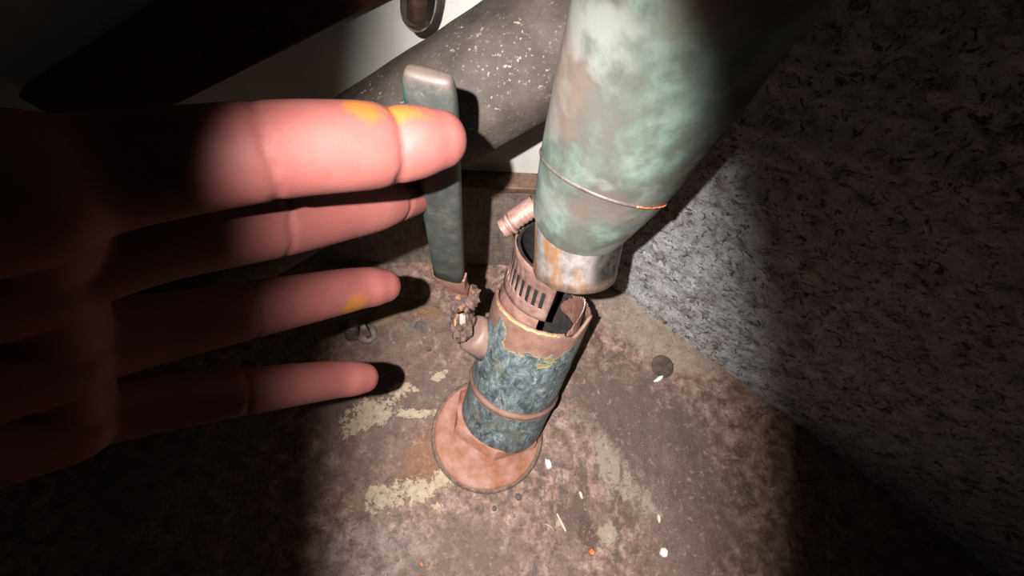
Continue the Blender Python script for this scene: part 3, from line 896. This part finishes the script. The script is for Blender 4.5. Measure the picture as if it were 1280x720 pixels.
def capsule(pts, seg=28, k=8):
    d = catmull(pts, k)
    # rounded ends
    p, r = d[-1]; t_ = (d[-1][0] - d[-2][0]).normalized()
    for q in range(1, 7):
        w_ = q / 6.2 * PI / 2
        d.append((p + t_ * (r * 0.95 * math.sin(w_)), r * math.cos(w_)))
    p, r = d[0]; t_ = (d[0][0] - d[1][0]).normalized()
    pre = []
    for q in range(1, 7):
        w_ = q / 6.2 * PI / 2
        pre.append((p + t_ * (r * 0.95 * math.sin(w_)), r * math.cos(w_)))
    d = pre[::-1] + d
    return path_tube(d, Vector((0.3, 0.5, 0.8)), seg, 1)
roots = {}
for nm, pts in fingers.items():
    L_ = [(C(*p), r) for p, r in pts]
    roots[nm] = L_
    V, Fc, P = capsule(L_)
    addmesh(V, Fc)
def cw(x, y, z): return CAM + c2w((x, y, z))
wrist = cw(-0.192, 0.030, 0.052)
wr2 = cw(-0.180, 0.012, 0.046)
for nm, wgt in (('index', 0.0), ('middle', 0.33), ('ring', 0.66), ('pinky', 1.0)):
    w0 = wr2.lerp(cw(-0.200, 0.048, 0.066), wgt)
    mid = w0.lerp(roots[nm][0][0], 0.5)
    V, Fc, P = capsule([(w0, 0.019), (mid, 0.0185), (roots[nm][0][0], 0.0165)])
    addmesh(V, Fc)
# webs between neighbouring knuckles
ks = ['index', 'middle', 'ring', 'pinky']
for a_, b_ in zip(ks, ks[1:]):
    V, Fc, P = capsule([(roots[a_][0][0], 0.014), (roots[b_][0][0], 0.014)])
    addmesh(V, Fc)
    V, Fc, P = capsule([(roots[a_][0][0].lerp(wrist, 0.35), 0.017), (roots[b_][0][0].lerp(wrist, 0.35), 0.017)])
    addmesh(V, Fc)
# thumb pointing up and away, outside the picture
V, Fc, P = capsule([(cw(-0.180, 0.005, 0.058), 0.021), (cw(-0.158, -0.036, 0.078), 0.018), (cw(-0.146, -0.064, 0.098), 0.0135), (cw(-0.142, -0.080, 0.112), 0.0135), (cw(-0.140, -0.094, 0.122), 0.0105)])
addmesh(V, Fc)
# wrist and forearm
V, Fc, P = capsule([(wrist, 0.027), (cw(-0.225, 0.045, 0.015), 0.027), (cw(-0.27, 0.065, -0.05), 0.034), (cw(-0.33, 0.09, -0.14), 0.040)])
addmesh(V, Fc)
me = bpy.data.meshes.new('hand_raw'); me.from_pydata([tuple(v) for v in meshV], [], meshF); me.update()
tmp = bpy.data.objects.new('hand_raw', me); COL.objects.link(tmp)
m = tmp.modifiers.new('r', 'REMESH'); m.mode = 'VOXEL'; m.voxel_size = 0.0011
m2 = tmp.modifiers.new('s', 'SMOOTH'); m2.factor = 0.5; m2.iterations = 6
dg = bpy.context.evaluated_depsgraph_get()
hm = bpy.data.meshes.new_from_object(tmp.evaluated_get(dg))
bpy.data.objects.remove(tmp)
# joint creases on the palm side: shallow grooves across each finger
creases = []
for nm in ks:
    L_ = roots[nm]
    for k, dep in ((5, 0.0007), (2, 0.0007)):
        if k == 5 and nm in ('ring', 'pinky'): continue
        p = L_[k][0]; t_ = (L_[k + 1][0] - L_[k - 1][0]).normalized()
        creases.append((p, t_, L_[k][1], dep))
for v in hm.vertices:
    for p, t_, r, dep in creases:
        q = v.co - p
        if q.length > r * 1.6: continue
        s_ = q.dot(t_)
        rad = q - t_ * s_
        s_ += 0.0011 * nz(v.co, 160)
        if rad.length < 1e-5: continue
        pal = max(0.0, rad.normalized().dot((CAM - p).normalized()) + 0.55)
        v.co -= rad.normalized() * (dep * math.exp(-(s_ / 0.0014) ** 2) * min(1.0, pal))
hm.polygons.foreach_set('use_smooth', [True] * len(hm.polygons))
n = NT('skin', 0.68)
n.b.inputs['Specular IOR Level'].default_value = 0.3
a = n.noise(55, 5, 0.6); b = n.noise(900, 4, 0.6); lines = n.noise(420, 4, 0.6, dist=1.0)
c = n.ramp(a, [(0.3, (0.145, 0.038, 0.032)), (0.5, (0.158, 0.046, 0.039)), (0.7, (0.172, 0.056, 0.047))])
def stain(px, py, d, rad, amp=1.2):
    p = C(px, py, d)
    v = n.mapping(n.vec, loc=tuple(p), scale=(rad, rad, rad), typ='TEXTURE')
    q = n.t.nodes.new('ShaderNodeVectorMath'); q.operation = 'LENGTH'; n.L(v, q.inputs[0])
    dd_ = n.math('ADD', q.outputs['Value'], n.math('MULTIPLY', n.math('SUBTRACT', lines, 0.5), amp))
    return n.smooth(dd_, 0.5, 1.15, 1, 0)
mk = stain(497, 142, .141, .0052)
for q in ((452, 138, .133, .0058), (531, 155, .1455, .0042), (514, 148, .143, .004)):
    mk = n.math('MAXIMUM', mk, stain(*q))
mk = n.math('MAXIMUM', mk, n.math('MULTIPLY', stain(444, 384, .228, .0075), 1.0))
c = n.mix(n.math('MULTIPLY', mk, 0.75), c, (0.23, 0.085, 0.006))
n.bump(n.math('ADD', n.math('MULTIPLY', b, 0.4), lines), 0.12, 0.0006)
n.b.inputs['Subsurface Weight'].default_value = 0.25
n.b.inputs['Subsurface Radius'].default_value = (1.0, 0.35, 0.2)
n.b.inputs['Subsurface Scale'].default_value = 0.003
M['skin'] = n.color(c)
hm.materials.clear(); hm.materials.append(M['skin'])
hand = bpy.data.objects.new('hand', hm); COL.objects.link(hand)
hand['label'] = 'bare hand reaching in from the left with orange-stained fingers around the lever'
hand['category'] = 'hand'
M['nail'] = simple('fingernail_pink', (0.62, 0.36, 0.30), (0.70, 0.46, 0.40), 80, 0.3, 0, 0)
for nm in ks:
    L_ = roots[nm]
    tip, r = L_[-1]; t_ = (L_[-1][0] - L_[-2][0]).normalized()
    dz = -(CAM - tip).normalized(); dz = (dz - t_ * dz.dot(t_)).normalized(); dx = t_.cross(dz)
    V, Fc = [], []
    for j in range(9):
        l = -0.006 + 0.0125 * j / 8
        for i in range(9):
            q = (i / 8 - 0.5) * 1.7 * (1.0 if 1 <= j <= 7 else 0.75)
            rr = r * (0.985 - 0.26 * max(0, j - 3) / 5)
            V.append(tip + t_ * l + dz * (math.cos(q) * rr) + dx * (math.sin(q) * rr))
    Fc = [(j * 9 + i, j * 9 + i + 1, j * 9 + i + 10, j * 9 + i + 9) for j in range(8) for i in range(8)]
    o = link('fingernail', V, Fc, M['nail'])
    o.parent = hand
    sm_ = o.modifiers.new('t', 'SOLIDIFY'); sm_.thickness = 0.0006; sm_.offset = 0

# ------------------------------------------------------------------ small things on the floor
def chip(name, px, py, wpx, hpx, rot, mat, label, cat, th=0.0012, seed=1, npts=9, group=None):
    p = floor_at(px, py); sx = (floor_at(px + wpx, py) - p).length / 2; sy = (floor_at(px, py + hpx) - p).length / 2
    rnd = random.Random(seed)
    z0 = 0.0012 * nz((p.x, p.y, 0), 22) + 0.0005 * nz((p.x, p.y, 3), 90)
    cr, sr = math.cos(rot), math.sin(rot)
    V, Fc = [], []
    ring = []
    for i in range(npts):
        t_ = 2 * PI * i / npts + rnd.uniform(-.2, .2); k = rnd.uniform(0.75, 1.1)
        x, y = math.cos(t_) * sx * k, math.sin(t_) * sy * k
        ring.append((x * cr - y * sr, x * sr + y * cr))
    for zz_, k in ((-0.0006, 0.95), (th * 0.55, 1.0), (th, 0.78)):
        for x, y in ring: V.append(Vector((p.x + x * k, p.y + y * k, z0 + zz_ + rnd.uniform(-.0001, .0001))))
    for k in range(2):
        for i in range(npts):
            j = (i + 1) % npts
            Fc.append((k * npts + i, k * npts + j, k * npts + npts + j, k * npts + npts + i))
    Fc.append(tuple(range(npts))); Fc.append(tuple(2 * npts + i for i in range(npts)))
    return tag(link(name, V, Fc, mat, smooth=False), label, cat, group)
M['white'] = simple('white_plaster', (0.62, 0.60, 0.58), (0.80, 0.79, 0.78), 300, 0.7)
M['darkchip'] = simple('dark_scale', (0.045, 0.035, 0.03), (0.11, 0.09, 0.08), 300, 0.7)
M['wood'] = simple('pale_wood', (0.50, 0.37, 0.28), (0.72, 0.60, 0.50), 300, 0.65)
M['ember'] = simple('orange_scale', (0.40, 0.09, 0.025), (0.60, 0.20, 0.06), 300, 0.6)
chip('plaster_chip', 685, 580, 9, 16, 0.25, M['white'], 'white oval plaster chip just right of the pink flange', 'chip', 0.003, 3, group='pale chips scattered on the floor')
chip('plaster_chip', 829, 691, 12, 13, 0.4, M['white'], 'white plaster chip in the lower right corner of the floor', 'chip', 0.003, 5, group='pale chips scattered on the floor')
chip('plaster_chip', 823, 648, 4, 14, 0.1, M['wood'], 'thin pale flake upright above the corner chip at lower right', 'chip', 0.001, 8, group='pale chips scattered on the floor')
chip('plaster_chip', 823, 474, 16, 6, 0.5, M['white'], 'white plaster crumb lying below the round dark disc', 'chip', 0.002, 9, group='pale chips scattered on the floor')
chip('scale_chip', 648, 621, 9, 11, 0.3, M['darkchip'], 'dark pointed scale chip below the flange, nearer the right', 'chip', 0.0016, 12, 6, group='dark scale chips on the floor')
chip('scale_chip', 618, 635, 8, 8, 0.9, M['darkchip'], 'small dark scale chip below the flange, nearer the left', 'chip', 0.0016, 15, 6, group='dark scale chips on the floor')
chip('scale_chip', 536, 437, 8, 7, 0.1, M['darkchip'], 'small black scale crumb left of the valve body', 'chip', 0.0018, 16, 7, group='dark scale chips on the floor')
chip('scale_chip', 525, 408, 17, 14, 0.6, M['darkchip'], 'flat grey scale flake lying behind the ring finger shadow', 'chip', 0.0008, 17, 8, group='dark scale chips on the floor')
chip('rust_crumb', 739, 690, 9, 11, 0.2, M['ember'], 'bright orange-red rust crumb in the brown stain', 'crumb', 0.003, 21, 8, group='rust crumbs on the floor')
chip('rust_crumb', 527, 705, 5, 8, 0.6, M['ember'], 'small red rust crumb near the bottom edge', 'crumb', 0.0016, 22, 7, group='rust crumbs on the floor')
chip('wood_crumb', 726, 619, 4, 11, 0.3, M['wood'], 'short tan wood crumb above the long splinter', 'splinter', 0.0014, 24, 7)
pA, pB, pC_ = floor_at(696, 642), floor_at(707, 664), floor_at(711, 655)
def lift(p, h): return Vector((p.x, p.y, h + 0.0012 * nz((p.x, p.y, 0), 22)))
V, Fc, P = path_tube([(lift(pA, 0.0012), 0.0006), (lift(pA.lerp(pB, 0.5), 0.0016), 0.0010), (lift(pB, 0.0011), 0.0008)], Vector((0, 0, 1)), 7, 4)
tag(link('wood_splinter', V, Fc, M['wood'], smooth=False), 'long pale wood splinter lying on the floor below the flange', 'splinter')
V, Fc, P = path_tube([(lift(floor_at(681, 655), 0.0004), 0.0002), (lift(floor_at(688, 658), 0.0012), 0.0003), (lift(floor_at(692, 664), 0.0004), 0.0002)], Vector((0, 0, 1)), 6, 5)
tag(link('fibre', V, Fc, M['wood']), 'fine curled pale fibre beside the wood splinter', 'fibre')

# round dark disc by the right wall
M['disc'] = simple('dark_brown_disc', (0.030, 0.021, 0.017), (0.10, 0.072, 0.058), 130, 0.85)
p = floor_at(828, 458)
rr = (floor_at(842, 458) - floor_at(815, 458)).length / 2
V, Fc, P = lathe(Vector((p.x, p.y, -0.001)), Vector((0, 0, 1)), XA, [(0, rr * 1.04), (0.0014, rr * 1.03), (0.0022, rr * 0.97), (0.0026, rr * 0.85), (0.0027, rr * 0.5), (0.0026, rr * 0.2)], 48, wob=lambda t_, h: 0.0008 * nz((math.cos(t_) * 2, math.sin(t_) * 2, 5)))
tag(link('floor_disc', V, Fc, M['disc']), 'round dark disc set on the floor near the speckled wall', 'disc')

# old bolt end and lug at the far left, under the ring finger
M['bolt'] = simple('dull_bolt_steel', (0.09, 0.062, 0.052), (0.24, 0.18, 0.155), 180, 0.6, 0.2)
b0 = floor_at(441, 418)
t = thing('anchor_bolt', 'corroded anchor bolt with threads standing below the ring finger', 'bolt', b0)
ba_ = Vector((0.08, 0.12, 1)).normalized()
prof = [(0, 0.0068)]
for i in range(14): prof.append((0.001 + 0.0012 * i, 0.0066 if i % 2 else 0.0058))
V, Fc, P = lathe(b0, ba_, XA, prof, 32)
link('threaded_shank', V, Fc, M['bolt'], t)
V, Fc, P = lathe(b0 + ba_ * 0.017, ba_, XA, [(0, 0.0056), (0.0006, 0.0062), (0.003, 0.0058), (0.0048, 0.0038), (0.0054, 0.0005)], 32)
link('bolt_head', V, Fc, M['bolt'], t)
lugp = floor_at(459, 417)
t = thing('bracket_lug', 'upright worn metal lug beside the anchor bolt at left', 'bracket', lugp)
V, Fc = [], []
prof2 = [(-0.0055, 0), (0.0055, 0), (0.0052, 0.013), (0.0036, 0.0195), (0, 0.022), (-0.0036, 0.0195), (-0.0052, 0.013)]
lx_ = Vector((0.55, -0.8, 0)).normalized(); ly_ = Vector((0, 0, 1)).cross(lx_)
for s_ in (-0.0024, 0.0024):
    for a_, b_ in prof2: V.append(lugp + lx_ * a_ + Vector((0, 0, b_ - 0.001)) + ly_ * s_)
Fc = [tuple(range(7)), tuple(range(7, 14))] + [(i, (i + 1) % 7, 7 + (i + 1) % 7, 7 + i) for i in range(7)]
bevel(link('lug_plate', V, Fc, M['bolt'], t, smooth=False), 0.0008)
V, Fc, P = lathe(lugp + Vector((0, 0, -0.001)), Vector((0, 0, 1)), XA, [(0, 0.0095), (0.002, 0.0093), (0.003, 0.0075), (0.0032, 0.003)], 28)
link('lug_foot', V, Fc, M['bolt'], t)
